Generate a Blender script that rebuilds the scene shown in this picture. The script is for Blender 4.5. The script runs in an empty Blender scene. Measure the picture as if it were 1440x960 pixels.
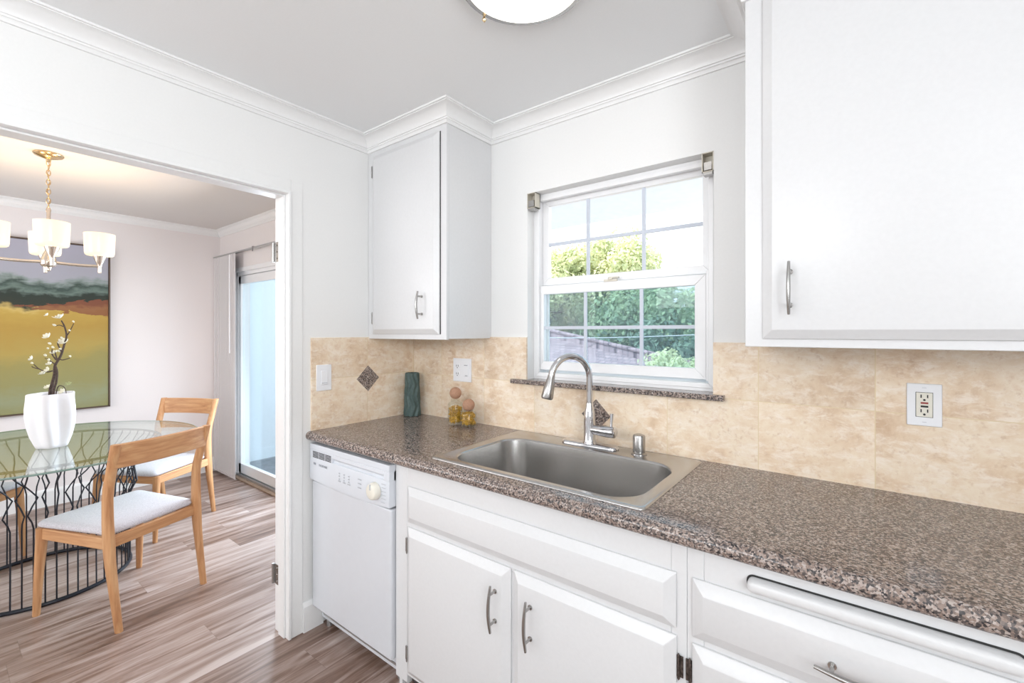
import bpy, bmesh, math, random
from mathutils import Vector, Matrix, noise
random.seed(7)
R = math.radians
S = bpy.context.scene
COL = S.collection

# ------------------------------------------------------------------ camera
cd = bpy.data.cameras.new('camera'); cam = bpy.data.objects.new('camera', cd); COL.objects.link(cam)
cam.location = (2.0124, -1.6965, 1.3724)
cam.rotation_euler = (R(90), 0, R(37.592))
cd.sensor_width = 36; cd.lens = 631.43 / 1440 * 36; cd.shift_y = -13.3 / 1440
cd.clip_start = .02; cd.clip_end = 300
S.camera = cam
# ------------------------------------------------------------------ view, world, lights
S.view_settings.view_transform = 'Standard'; S.view_settings.look = 'None'
S.view_settings.exposure = 0; S.view_settings.gamma = 1; S.view_settings.use_curve_mapping = False
W = bpy.data.worlds.new('sky'); S.world = W; W.use_nodes = True
wb = W.node_tree.nodes['Background']; wb.inputs[0].default_value = (.93, .97, 1, 1); wb.inputs[1].default_value = 2.0

def lamp(name, kind, loc, rot, energy, color=(1, 1, 1), size=None, radius=None):
    l = bpy.data.lights.new(name, kind); l.energy = energy; l.color = color
    if kind == 'AREA': l.shape = 'RECTANGLE'; l.size, l.size_y = size
    if radius is not None and kind in ('POINT', 'SPOT'): l.shadow_soft_size = radius
    o = bpy.data.objects.new(name, l); COL.objects.link(o); o.location = loc; o.rotation_euler = rot
    if kind == 'SUN': l.angle = R(1)
    return o
lamp('sun', 'SUN', (0, 0, 10), (R(42), 0, R(-28)), 8, (1, .96, .88))
# south, east and dining lamps are added fill light, set in unseen made-up windows
lamp('fill_light_south', 'AREA', (.9, -3.36, 1.92), (R(98), 0, 0), 17, (.95, .98, 1), (1.5, .55))
lamp('fill_light_east', 'AREA', (3.46, -2.55, 1.62), (R(116), 0, R(90)), 46, (.95, .98, 1), (1.4, 1.1))
lamp('fill_light_dining', 'AREA', (-1.6, -3.36, 1.5), (R(94), 0, 0), 23, (1, .97, .975), (2.0, 1.3))
lamp('daylight_sliding_door', 'AREA', (-1.38, .24, 1.05), (R(-62), 0, 0), 44, (.88, .93, 1), (.8, 1.6))

# ------------------------------------------------------------------ material helpers
class NT:
    def __init__(s, name):
        s.m = bpy.data.materials.new(name); s.m.use_nodes = True
        s.t = s.m.node_tree; s.t.nodes.clear()
        s.out = s.t.nodes.new('ShaderNodeOutputMaterial')
    def n(s, typ, **kw):
        x = s.t.nodes.new('ShaderNode' + typ)
        for k, v in kw.items():
            if k.startswith('i_'):
                k = k[2:]; k = int(k) if k.isdigit() else k.replace('_', ' ')
                x.inputs[k].default_value = v
            else: setattr(x, k, v)
        return x
    def l(s, a, b): s.t.links.new(a, b)
    def math(s, op, a, b=None, c=None):
        x = s.n('Math', operation=op)
        for i, v in enumerate((a, b, c)):
            if v is None: continue
            if isinstance(v, (int, float)): x.inputs[i].default_value = v
            else: s.l(v, x.inputs[i])
        return x.outputs[0]
    def ramp(s, fac, stops, interp='LINEAR'):
        x = s.n('ValToRGB'); x.color_ramp.interpolation = interp
        e = x.color_ramp.elements
        while len(e) < len(stops): e.new(.5)
        for i, (p, c) in enumerate(stops):
            e[i].position = p; e[i].color = (*c, 1) if len(c) == 3 else c
        s.l(fac, x.inputs[0]); return x.outputs[0]
    def mix(s, fac, a, b, mode='MIX'):
        x = s.n('Mix', data_type='RGBA', blend_type=mode)
        if isinstance(fac, (int, float)): x.inputs[0].default_value = fac
        else: s.l(fac, x.inputs[0])
        for i, v in ((6, a), (7, b)):
            if isinstance(v, tuple): x.inputs[i].default_value = (*v[:3], 1)
            else: s.l(v, x.inputs[i])
        return x.outputs[2]
    def coord(s): return s.n('TexCoord').outputs['Object']
    def mapping(s, v, scale=(1, 1, 1), loc=(0, 0, 0), rot=(0, 0, 0)):
        x = s.n('Mapping'); s.l(v, x.inputs[0])
        x.inputs['Scale'].default_value = scale; x.inputs['Location'].default_value = loc; x.inputs['Rotation'].default_value = rot
        return x.outputs[0]
    def noise(s, v, scale, detail=3, rough=.5, dist=0):
        x = s.n('TexNoise'); s.l(v, x.inputs['Vector']); x.inputs['Scale'].default_value = scale
        x.inputs['Detail'].default_value = detail; x.inputs['Roughness'].default_value = rough; x.inputs['Distortion'].default_value = dist
        return x.outputs[0]
    def bsdf(s, color=None, rough=.5, metal=0, spec=.5, bump=None, bstr=.2, bdist=.01, **kw):
        b = s.n('BsdfPrincipled')
        if color is not None:
            if isinstance(color, tuple): b.inputs['Base Color'].default_value = (*color, 1)
            else: s.l(color, b.inputs['Base Color'])
        if isinstance(rough, (int, float)): b.inputs['Roughness'].default_value = rough
        else: s.l(rough, b.inputs['Roughness'])
        b.inputs['Metallic'].default_value = metal; b.inputs['Specular IOR Level'].default_value = spec
        for k, v in kw.items(): b.inputs[k.replace('_', ' ')].default_value = v
        if bump is not None:
            u = s.n('Bump'); u.inputs['Strength'].default_value = bstr; u.inputs['Distance'].default_value = bdist
            s.l(bump, u.inputs['Height']); s.l(u.outputs[0], b.inputs['Normal'])
        s.l(b.outputs[0], s.out.inputs[0]); s.b = b
        return s.m

def srgb(r, g, b):
    f = lambda c: (c / 255) / 12.92 if c <= 10 else (((c / 255) + .055) / 1.055) ** 2.4
    return (f(r), f(g), f(b))

def plain(name, col, rough=.5, metal=0, nscale=None, nstr=.05, spec=.5, var=.03, **kw):
    """procedural paint / metal: a faint noise in tone and a faint bump"""
    t = NT(name); c = t.coord(); nz = t.noise(c, nscale or 40, 3)
    lo = tuple(max(0, x * (1 - var)) for x in col); hi = tuple(min(1, x * (1 + var)) for x in col)
    cr = t.ramp(nz, [(.3, lo), (.7, hi)])
    return t.bsdf(cr, rough, metal, spec, bump=nz, bstr=nstr, bdist=.002, **kw)

def glassy(name, tint=(1, 1, 1), refl=.06, extra=.0):
    """pane glass: clear with fresnel reflection, tinted transmission"""
    t = NT(name)
    tr = t.n('BsdfTransparent'); tr.inputs[0].default_value = (*tint, 1)
    gl = t.n('BsdfGlossy'); gl.inputs['Roughness'].default_value = .01; gl.inputs[0].default_value = (1, 1, 1, 1)
    fr = t.n('LayerWeight'); fr.inputs[0].default_value = .5
    f = t.math('MULTIPLY_ADD', t.math('POWER', fr.outputs['Facing'], 4.5), .8, .035 + extra)
    mx = t.n('MixShader'); t.l(f, mx.inputs[0]); t.l(tr.outputs[0], mx.inputs[1]); t.l(gl.outputs[0], mx.inputs[2])
    t.l(mx.outputs[0], t.out.inputs[0]); return t.m

def emit(name, col, strength):
    t = NT(name); c = t.coord(); nz = t.noise(c, 8, 2)
    cr = t.ramp(nz, [(.3, tuple(x * .97 for x in col)), (.7, col)])
    e = t.n('Emission'); e.inputs[1].default_value = strength; t.l(cr, e.inputs[0])
    d = t.n('BsdfPrincipled'); d.inputs['Base Color'].default_value = (.35, .34, .32, 1); d.inputs['Roughness'].default_value = .25
    a = t.n('AddShader'); t.l(e.outputs[0], a.inputs[0]); t.l(d.outputs[0], a.inputs[1]); t.l(a.outputs[0], t.out.inputs[0])
    return t.m

M = {}
M['wall'] = plain('white_wall_paint', (.83, .83, .825), .6, nscale=120, nstr=.06, var=.008)
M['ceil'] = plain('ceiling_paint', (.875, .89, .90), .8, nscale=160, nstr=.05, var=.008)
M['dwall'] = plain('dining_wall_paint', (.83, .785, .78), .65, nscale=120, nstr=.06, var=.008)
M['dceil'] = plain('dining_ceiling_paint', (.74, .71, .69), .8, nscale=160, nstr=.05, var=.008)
M['trim'] = plain('white_trim_gloss', (.86, .86, .86), .35, nscale=60, nstr=.03, var=.008)
M['cab'] = plain('white_cabinet_paint', (.71, .712, .722), .28, nscale=90, nstr=.12, var=.012)
M['vinyl'] = plain('white_vinyl', (.88, .88, .89), .3, nscale=60, nstr=.02, var=.006)
M['muntin'] = plain('muntin_shaded_grey', (.58, .62, .70), .4, nscale=60, var=.006)  # greyer than the white sash: backlit shade put into the colour
M['dw'] = plain('dishwasher_enamel', (.66, .68, .72), .22, nscale=30, nstr=.01, var=.008)
M['dwpanel'] = plain('dishwasher_panel_plastic', (.70, .73, .78), .3, nscale=30, nstr=.01, var=.008)
M['cream'] = plain('cream_plastic', (.80, .77, .68), .35, nscale=50, nstr=.01)
M['whiteplastic'] = plain('white_plastic', (.86, .87, .90), .3, nscale=50, nstr=.01, var=.006)
M['dark'] = plain('dark_slot', (.02, .02, .02), .6)
M['grey'] = plain('grey_print', (.30, .32, .36), .6)
M['lightgrey'] = plain('pale_grey_print', (.5, .52, .56), .6)
M['red'] = plain('red_button', (.35, .07, .06), .45)
M['chrome'] = plain('chrome', (.66, .66, .68), .06, 1, nstr=.0, var=.01)
M['nickel'] = plain('brushed_nickel', (.42, .41, .40), .26, 1, nscale=200, nstr=.04)
M['wornmetal'] = plain('worn_dark_hinge', (.10, .08, .07), .45, .7, nscale=150, nstr=.2, var=.6)
M['beigemetal'] = plain('beige_bracket_metal', (.62, .58, .50), .4, .2)
M['black'] = plain('black_powder_coat', (.012, .016, .026), .38, .2)
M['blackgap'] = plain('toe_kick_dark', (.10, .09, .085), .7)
M['brass'] = plain('antique_brass', (.74, .56, .33), .22, 1, nscale=100, nstr=.03)
M['warmnickel'] = plain('warm_nickel', (.74, .66, .57), .2, 1, nscale=100, nstr=.03)
M['ceramic'] = plain('matte_white_ceramic', (.86, .86, .89), .55, nscale=70, nstr=.05, var=.008)
M['greenceramic'] = plain('green_ceramic', (.075, .118, .112), .6, nscale=80, nstr=.15, var=.12)
M['cork'] = plain('cork', (.46, .26, .17), .85, nscale=260, nstr=.5, var=.22)
M['pasta'] = plain('dry_pasta', (.56, .31, .03), .5, nscale=60, nstr=.1, var=.25)
M['bark'] = plain('branch_bark', (.07, .045, .035), .8, nscale=120, nstr=.5, var=.4)
M['petal'] = plain('cream_petal', (.84, .82, .68), .6, nscale=80, var=.08)
M['bud'] = plain('green_bud', (.42, .45, .22), .7, nscale=80, var=.2)
M['vane'] = plain('blind_fabric', (.86, .83, .84), .7, nscale=90, nstr=.05, var=.01)
M['stucco'] = plain('pale_blue_stucco', (.72, .80, .86), .8, nscale=60, nstr=.3, var=.03)
M['deck'] = plain('grey_deck_coating', (.22, .25, .28), .6, nscale=25, nstr=.1, var=.15)
M['eave'] = plain('white_painted_soffit', (.86, .89, .95), .6, nscale=20, nstr=.03)
M['trackmetal'] = plain('track_aluminium', (.50, .50, .50), .35, .8)
M['woodstrip'] = plain('threshold_wood', (.34, .24, .17), .55, nscale=40, var=.15)
M['glass'] = glassy('window_glass', (.97, .985, .99), extra=-.025)
M['doorglass'] = glassy('door_glass', (.88, .94, .97), extra=-.015)
M['tableglass'] = glassy('table_glass', (.84, .90, .87), extra=.09)
M['glassedge'] = plain('glass_edge_green', (.28, .42, .38), .1, spec=.8, Transmission_Weight=.3)
M['jarglass'] = glassy('jar_glass', (.96, .97, .96), extra=-.01)
M['dome'] = emit('lit_dome_glass', (1, .96, .91), 5)
M['shade'] = emit('lit_shade_glass', (1, .82, .56), 1.0)
def m_screen():
    t = NT('insect_screen'); c = t.coord()
    nz = t.noise(c, 900, 0)
    tr = t.n('BsdfTransparent'); tr.inputs[0].default_value = (.80, .92, .98, 1)
    d = t.n('BsdfDiffuse'); d.inputs[0].default_value = (.28, .34, .38, 1)
    mx = t.n('MixShader'); f = t.math('MULTIPLY_ADD', nz, .16, .14); t.l(f, mx.inputs[0])
    t.l(tr.outputs[0], mx.inputs[1]); t.l(d.outputs[0], mx.inputs[2]); t.l(mx.outputs[0], t.out.inputs[0]); return t.m
M['screen'] = m_screen()
def m_granite():
    t = NT('speckled_granite'); c = t.coord()
    v = t.n('TexVoronoi'); t.l(c, v.inputs['Vector']); v.inputs['Scale'].default_value = 270
    sp = t.n('SeparateColor'); t.l(v.outputs['Color'], sp.inputs[0])
    n2 = t.noise(c, 75, 4, .7)
    f = t.math('MULTIPLY_ADD', sp.outputs[0], .66, t.math('MULTIPLY', n2, .50))
    col = t.ramp(f, [(0.24, srgb(38, 37, 40)), (.36, srgb(78, 74, 74)), (.47, srgb(106, 96, 92)), (.64, srgb(143, 124, 114)), (.90, srgb(184, 172, 165))])
    return t.bsdf(col, .13, 0, .5, bump=f, bstr=.03, bdist=.001)
M['granite'] = m_granite()
def m_traver(axis):
    """honed travertine tiles with grout; axis = the horizontal coordinate"""
    t = NT('travertine_tiles_' + axis); c = t.coord()
    s = t.n('SeparateXYZ'); t.l(c, s.inputs[0])
    h = s.outputs[0] if axis == 'x' else s.outputs[1]
    h0, hs, z0, zs = (.55, .303, 1.127, .30) if axis == 'x' else (-.309, .303, 1.136, .30)
    u = t.math('DIVIDE', t.math('SUBTRACT', h, h0), hs); w = t.math('DIVIDE', t.math('SUBTRACT', s.outputs[2], z0), zs)
    iu, iw = t.math('FLOOR', u), t.math('FLOOR', w)
    cb = t.n('CombineXYZ'); t.l(iu, cb.inputs[0]); t.l(iw, cb.inputs[1]); cb.inputs[2].default_value = 3.7 if axis == 'x' else 9.1
    wn = t.n('TexWhiteNoise'); wn.noise_dimensions = '3D'; t.l(cb.outputs[0], wn.inputs[0])
    off = t.n('VectorMath', operation='MULTIPLY_ADD'); t.l(wn.outputs['Color'], off.inputs[0]); off.inputs[1].default_value = (9, 9, 9); t.l(c, off.inputs[2])
    pv = off.outputs[0]
    big = t.noise(pv, 8, 6, .65, .25); small = t.noise(pv, 55, 4, .65); vein = t.noise(t.mapping(pv, (1, 1, 2.2)), 17, 8, .75, .5)
    base = t.ramp(big, [(.30, srgb(205, 176, 146)), (.45, srgb(222, 199, 172)), (.6, srgb(232, 216, 194)), (.75, srgb(216, 186, 158))])
    col = t.mix(t.ramp(vein, [(.47, (0, 0, 0)), (.63, (.8, .8, .8))]), base, srgb(238, 226, 212))
    col = t.mix(t.ramp(small, [(.56, (0, 0, 0)), (.72, (.5, .5, .5))]), col, srgb(196, 164, 132))
    tone = t.math('MULTIPLY_ADD', wn.outputs['Value'], .14, 1.0)
    ts = t.n('CombineColor'); [t.l(tone, ts.inputs[i]) for i in range(3)]
    col = t.mix(1, col, ts.outputs[0], 'MULTIPLY')
    du = t.math('MULTIPLY', t.math('ABSOLUTE', t.math('SUBTRACT', t.math('FRACT', t.math('ADD', u, .5)), .5)), hs)
    dw = t.math('MULTIPLY', t.math('ABSOLUTE', t.math('SUBTRACT', t.math('FRACT', t.math('ADD', w, .5)), .5)), zs)
    g = t.math('LESS_THAN', t.math('MINIMUM', du, dw), .0013)
    col = t.mix(g, col, srgb(226, 206, 170))
    hb = t.math('SUBTRACT', small, t.math('MULTIPLY', g, 2))
    return t.bsdf(col, .36, 0, .45, bump=hb, bstr=.12, bdist=.002)
M['traverX'] = m_traver('x'); M['traverY'] = m_traver('y')
def m_floor():
    t = NT('vinyl_plank_floor'); c = t.coord(); s = t.n('SeparateXYZ'); t.l(c, s.inputs[0])
    u = t.math('DIVIDE', t.math('ADD', s.outputs[0], 10.03), .178); iu = t.math('FLOOR', u)
    w1 = t.n('TexWhiteNoise'); w1.noise_dimensions = '1D'; t.l(iu, w1.inputs['W'])
    v = t.math('ADD', t.math('DIVIDE', s.outputs[1], 1.22), w1.outputs['Value']); iv = t.math('FLOOR', v)
    cb = t.n('CombineXYZ'); t.l(iu, cb.inputs[0]); t.l(iv, cb.inputs[1])
    wn = t.n('TexWhiteNoise'); wn.noise_dimensions = '3D'; t.l(cb.outputs[0], wn.inputs[0])
    off = t.n('VectorMath', operation='MULTIPLY_ADD'); t.l(wn.outputs['Color'], off.inputs[0]); off.inputs[1].default_value = (13, 13, 13); t.l(c, off.inputs[2])
    grain = t.noise(t.mapping(off.outputs[0], (9, .8, 1)), 2.0, 6, .58, .9)
    fine = t.noise(t.mapping(off.outputs[0], (90, 3, 1)), 2.0, 4, .6)
    f = t.math('MULTIPLY_ADD', fine, .16, t.math('MULTIPLY', grain, .88))
    f = t.math('ADD', f, t.math('MULTIPLY_ADD', wn.outputs['Value'], .16, -.1))
    col = t.ramp(f, [(.28, srgb(90, 67, 55)), (.42, srgb(124, 99, 86)), (.55, srgb(162, 142, 133)), (.72, srgb(192, 177, 171))])
    du = t.math('ABSOLUTE', t.math('SUBTRACT', t.math('FRACT', t.math('ADD', u, .5)), .5))
    dv = t.math('ABSOLUTE', t.math('SUBTRACT', t.math('FRACT', t.math('ADD', v, .5)), .5))
    g = t.math('MAXIMUM', t.math('LESS_THAN', du, .006), t.math('LESS_THAN', dv, .0009))
    col = t.mix(t.math('MULTIPLY', g, .3), col, srgb(90, 70, 58))
    return t.bsdf(col, t.math('MULTIPLY_ADD', fine, .16, .24), 0, .6, bump=f, bstr=.08, bdist=.002)
M['floor'] = m_floor()
def m_oak(name, axis):
    t = NT(name); c = t.coord(); sc = [22, 22, 22]; sc['xyz'.index(axis)] = 1.6
    g = t.noise(t.mapping(c, tuple(sc)), 2.2, 5, .6, .5)
    col = t.ramp(g, [(.3, srgb(176, 124, 84)), (.5, srgb(198, 148, 104)), (.7, srgb(212, 168, 124))])
    return t.bsdf(col, .42, 0, .4, bump=g, bstr=.06, bdist=.002)
for a in 'xyz': M['oak' + a] = m_oak('oiled_oak_' + a, a)
def m_fabric():
    t = NT('pale_grey_upholstery'); c = t.coord()
    a = t.noise(t.mapping(c, (1, 6, 1)), 160, 2); b = t.noise(t.mapping(c, (6, 1, 1)), 160, 2); f = t.math('MULTIPLY', t.math('ADD', a, b), .5)
    col = t.ramp(f, [(.38, srgb(186, 184, 192)), (.62, srgb(222, 221, 228))])
    return t.bsdf(col, .9, 0, .2, bump=f, bstr=.4, bdist=.002, Sheen_Weight=.2)
M['fabric'] = m_fabric()
def m_steel():
    t = NT('brushed_stainless_steel'); c = t.coord(); g = t.noise(t.mapping(c, (3, 260, 260)), 2, 3, .6)
    col = t.ramp(g, [(.3, (.50, .49, .48)), (.7, (.54, .53, .52))])
    return t.bsdf(col, .27, 1, .5)
M['steel'] = m_steel()
def m_leaf(name, c0, c1):
    t = NT(name); c = t.coord(); nz = t.noise(c, 1.1, 4, .7)
    col = t.ramp(nz, [(.35, c0), (.65, c1)])
    d = t.n('BsdfDiffuse'); t.l(col, d.inputs[0]); tl = t.n('BsdfTranslucent'); t.l(col, tl.inputs[0])
    mx = t.n('MixShader'); mx.inputs[0].default_value = .4; t.l(d.outputs[0], mx.inputs[1]); t.l(tl.outputs[0], mx.inputs[2]); t.l(mx.outputs[0], t.out.inputs[0]); return t.m
M['leafyellow'] = m_leaf('yellow_green_leaves', (.50, .58, .36), (.90, .88, .60))
M['leafgreen'] = m_leaf('mid_green_leaves', (.26, .38, .26), (.52, .62, .38))
M['leafdark'] = m_leaf('deep_green_leaves', (.16, .25, .20), (.32, .42, .32))
def m_shingle():
    t = NT('faded_pink_shingles'); c = t.coord(); s = t.n('TexBrick'); t.l(t.mapping(c, (1, 1, 1)), s.inputs['Vector'])
    s.inputs['Scale'].default_value = 3.2; s.inputs['Color1'].default_value = (*srgb(176, 152, 158), 1); s.inputs['Color2'].default_value = (*srgb(152, 130, 138), 1)
    s.inputs['Mortar'].default_value = (*srgb(96, 80, 90), 1); s.inputs['Mortar Size'].default_value = .025; s.inputs['Row Height'].default_value = .45
    return t.bsdf(s.outputs[0], .9, 0, .2, bump=s.outputs[1], bstr=.3, bdist=.02)
M['shingle'] = m_shingle()
M['housewall'] = plain('house_stucco', (.55, .50, .45), .8)
M['pave'] = plain('pale_paving', (.62, .60, .58), .9, nscale=1.5, var=.15)
M['lawn'] = plain('lawn', (.22, .30, .14), .9, nscale=2, var=.4)
def m_art():
    t = NT('abstract_landscape_paint'); c = t.coord(); s = t.n('SeparateXYZ'); t.l(c, s.inputs[0])
    wv = t.noise(t.mapping(c, (1, 1.6, 1)), 2.2, 4, .55, .3); wf = t.noise(t.mapping(c, (1, 3, 9)), 3.0, 5, .6, .8)
    # height in metres above the canvas foot (z 0.742..2.09)
    z = t.math('ADD', s.outputs[2], t.math('MULTIPLY_ADD', wv, .26, -.13))
    z = t.math('ADD', z, t.math('MULTIPLY_ADD', wf, .10, -.05))
    z = t.math('ADD', z, t.math('MULTIPLY', s.outputs[1], -.045))
    v = t.math('DIVIDE', t.math('SUBTRACT', z, .79), 1.348)
    col = t.ramp(v, [(0, srgb(142, 140, 96)), (.08, srgb(146, 150, 118)), (.16, srgb(146, 142, 96)), (.30, srgb(152, 142, 88)), (.38, srgb(172, 150, 84)),
        (.50, srgb(174, 142, 72)), (.585, srgb(184, 154, 78)), (.61, srgb(198, 172, 104)), (.635, srgb(58, 62, 54)), (.69, srgb(52, 60, 54)), (.715, srgb(110, 126, 118)), (.745, srgb(66, 80, 74)), (.775, srgb(140, 152, 148)),
        (.80, srgb(168, 168, 178)), (1, srgb(176, 174, 188))])
    # rust streak, stronger toward the right side
    zz = t.math('ADD', s.outputs[2], t.math('MULTIPLY_ADD', wf, .12, -.06))
    d = t.math('ABSOLUTE', t.math('SUBTRACT', zz, 1.575)); band = t.math('LESS_THAN', d, t.math('MULTIPLY', t.math('ADD', s.outputs[1], 1.32), .13))
    col = t.mix(t.math('MULTIPLY', band, .85), col, srgb(134, 82, 62))
    return t.bsdf(col, .75, 0, .3, bump=wf, bstr=.15, bdist=.003)
M['art'] = m_art()
M['artframe'] = plain('thin_brown_frame', (.10, .065, .045), .5)

# ------------------------------------------------------------------ mesh helpers
def root_loc(o):
    v = Vector((0, 0, 0))
    while o: v += o.location; o = o.parent
    return v
class MB:
    def __init__(s): s.v = []; s.f = []
    def add(s, vs, fs):
        b = len(s.v); s.v += [Vector(v) for v in vs]; s.f += [tuple(i + b for i in f) for f in fs]; return s
    def box(s, x0, x1, y0, y1, z0, z1):
        x0, x1 = min(x0, x1), max(x0, x1); y0, y1 = min(y0, y1), max(y0, y1); z0, z1 = min(z0, z1), max(z0, z1)
        return s.add([(x0, y0, z0), (x1, y0, z0), (x1, y1, z0), (x0, y1, z0), (x0, y0, z1), (x1, y0, z1), (x1, y1, z1), (x0, y1, z1)],
                     [(0, 3, 2, 1), (4, 5, 6, 7), (0, 1, 5, 4), (1, 2, 6, 5), (2, 3, 7, 6), (3, 0, 4, 7)])
    def hexa(s, p):  # 8 points: bottom ring then top ring
        return s.add(p, [(0, 3, 2, 1), (4, 5, 6, 7), (0, 1, 5, 4), (1, 2, 6, 5), (2, 3, 7, 6), (3, 0, 4, 7)])
    def loops(s, L, closed=True, cap0=False, cap1=False):
        n = len(L[0]); vs = [p for l in L for p in l]; fs = []
        for i in range(len(L) - 1):
            for j in range(n if closed else n - 1):
                k = (j + 1) % n; fs.append((i * n + j, i * n + k, (i + 1) * n + k, (i + 1) * n + j))
        if cap0: fs.append(tuple(range(n - 1, -1, -1)))
        if cap1: fs.append(tuple((len(L) - 1) * n + j for j in range(n)))
        return s.add(vs, fs)
    def lathe(s, prof, c=(0, 0, 0), n=32, cap=True, wob=None):
        L = []
        for r, z in prof:
            L.append([Vector((c[0] + r * (wob(2 * math.pi * j / n, z) if wob else 1) * math.cos(2 * math.pi * j / n), c[1] + r * (wob(2 * math.pi * j / n, z) if wob else 1) * math.sin(2 * math.pi * j / n), c[2] + z)) for j in range(n)])
        return s.loops(L, True, cap, cap)
    def tube(s, pts, rad, n=10, closed=False, cap=True, flat=1.0):
        pts = [Vector(p) for p in pts]; m = len(pts)
        if isinstance(rad, (int, float)): rad = [rad] * m
        L = []; up = None
        for i, p in enumerate(pts):
            if closed: d = pts[(i + 1) % m] - pts[i - 1]
            else: d = pts[min(i + 1, m - 1)] - pts[max(i - 1, 0)]
            d.normalize()
            if up is None: up = Vector((0, 0, 1)) if abs(d.z) < .9 else Vector((1, 0, 0))
            a = d.cross(up)
            if a.length < 1e-4: a = d.cross(Vector((0, 1, 0)))
            a.normalize(); b = a.cross(d).normalized(); up = b
            L.append([p + rad[i] * (math.cos(2 * math.pi * j / n) * a * flat + math.sin(2 * math.pi * j / n) * b) for j in range(n)])
        if closed: L.append(L[0]); return s.loops(L)
        return s.loops(L, True, cap, cap)
    def cyl(s, p0, p1, r0, r1=None, n=20): return s.tube([p0, p1], [r0, r1 if r1 is not None else r0], n)
    def prism(s, poly, axis, a, b):
        """poly of 2-D points in the plane across axis, extruded from a to b"""
        def P(u, v, w): return {'x': (w, u, v), 'y': (u, w, v), 'z': (u, v, w)}[axis]
        return s.loops([[Vector(P(u, v, a)) for u, v in poly], [Vector(P(u, v, b)) for u, v in poly]], True, True, True)
    def frame(s, x0, x1, z0, z1, w, y0, y1):
        """mitred rectangular frame in the xz plane"""
        o = [(x0, z0), (x1, z0), (x1, z1), (x0, z1)]; i = [(x0 + w, z0 + w), (x1 - w, z0 + w), (x1 - w, z1 - w), (x0 + w, z1 - w)]
        for k in range(4):
            j = (k + 1) % 4; q = [o[k], o[j], i[j], i[k]]
            s.hexa([(a, y0, b) for a, b in q] + [(a, y1, b) for a, b in q])
        return s
    def slab(s, x0, x1, z0, z1, yb, yf, bev, lip=.006):
        """overlay panel facing -y with a wide chamfer all round: yb back, yf front"""
        def rc(i, y): return [Vector((x0 + i, y, z0 + i)), Vector((x1 - i, y, z0 + i)), Vector((x1 - i, y, z1 - i)), Vector((x0 + i, y, z1 - i))]
        return s.loops([rc(0, yb), rc(0, yb - lip), rc(bev * .92, yf + .0015), rc(bev, yf)], True, True, True)
    def build(s, name, mat, parent=None, smooth=False, bevel=0, sub=0, label=None, segs=2, local=False, solid=0, angle=40):
        off = root_loc(parent) if (parent and not local) else Vector((0, 0, 0))
        me = bpy.data.meshes.new(name); me.from_pydata([tuple(v - off) for v in s.v], [], s.f); me.materials.append(mat)
        bm = bmesh.new(); bm.from_mesh(me); bmesh.ops.recalc_face_normals(bm, faces=bm.faces)
        bm.to_mesh(me); bm.free()
        o = bpy.data.objects.new(name, me); COL.objects.link(o)
        if parent: o.parent = parent
        if label: o['label'] = label
        if solid:
            md = o.modifiers.new('solid', 'SOLIDIFY'); md.thickness = solid; md.offset = 0
        if bevel:
            md = o.modifiers.new('bevel', 'BEVEL'); md.width = bevel; md.segments = segs; md.limit_method = 'ANGLE'; md.angle_limit = R(35)
        if sub:
            md = o.modifiers.new('sub', 'SUBSURF'); md.levels = sub; md.render_levels = sub
        if smooth or bevel:
            for p in me.polygons: p.use_smooth = True
            if not sub:
                try: me.set_sharp_from_angle(angle=R(angle))
                except Exception: pass
        return o
def thing(name, label, cat, loc=(0, 0, 0), group=None):
    o = bpy.data.objects.new(name, None); COL.objects.link(o); o.location = loc; o.empty_display_size = .05
    o['label'] = label; o['category'] = cat
    if group: o['group'] = group
    return o
def tag(o, label, cat, group=None, kind=None):
    o['label'] = label; o['category'] = cat
    if group: o['group'] = group
    if kind: o['kind'] = kind
    return o
def struct(o): o['kind'] = 'structure'; return o
def sempty(name, loc=(0, 0, 0)):
    o = bpy.data.objects.new(name, None); COL.objects.link(o); o.location = loc; o['kind'] = 'structure'; return o
def arc(cx, cy, r, a0, a1, n): return [(cx + r * math.cos(R(a0 + (a1 - a0) * i / n)), cy + r * math.sin(R(a0 + (a1 - a0) * i / n))) for i in range(n + 1)]
def rrect(x0, x1, y0, y1, r, n=8):
    return arc(x1 - r, y1 - r, r, 0, 90, n) + arc(x0 + r, y1 - r, r, 90, 180, n) + arc(x0 + r, y0 + r, r, 180, 270, n) + arc(x1 - r, y0 + r, r, 270, 360, n)
def sweep(mb, path, prof):
    """moulding along a level path; prof = (distance from wall, z); the room is on the right of the path"""
    L = []
    for i, p in enumerate(path):
        p = Vector(p); ns = []
        for a, b in ((i - 1, i), (i, i + 1)):
            if a >= 0 and b < len(path):
                d = (Vector(path[b]) - Vector(path[a])).normalized(); ns.append(Vector((d.y, -d.x)))
        m = ns[0] if len(ns) == 1 else (ns[0] + ns[1]) / (1 + ns[0].dot(ns[1]))
        L.append([Vector((p.x + m.x * d, p.y + m.y * d, z)) for d, z in prof])
    return mb.loops(L, True, True, True)
def wall_x(name, x0, x1, y0, y1, z0, z1, holes, mat):
    """wall slab lying across x (thin in x), with rectangular holes (a0,a1,b0,b1) in y,z"""
    mb = MB(); cells(mb, y0, y1, z0, z1, holes, lambda a, b, c, d: mb.box(x0, x1, a, b, c, d)); return struct(mb.build(name, mat))
def wall_y(name, y0, y1, x0, x1, z0, z1, holes, mat):
    mb = MB(); cells(mb, x0, x1, z0, z1, holes, lambda a, b, c, d: mb.box(a, b, y0, y1, c, d)); return struct(mb.build(name, mat))
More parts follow.
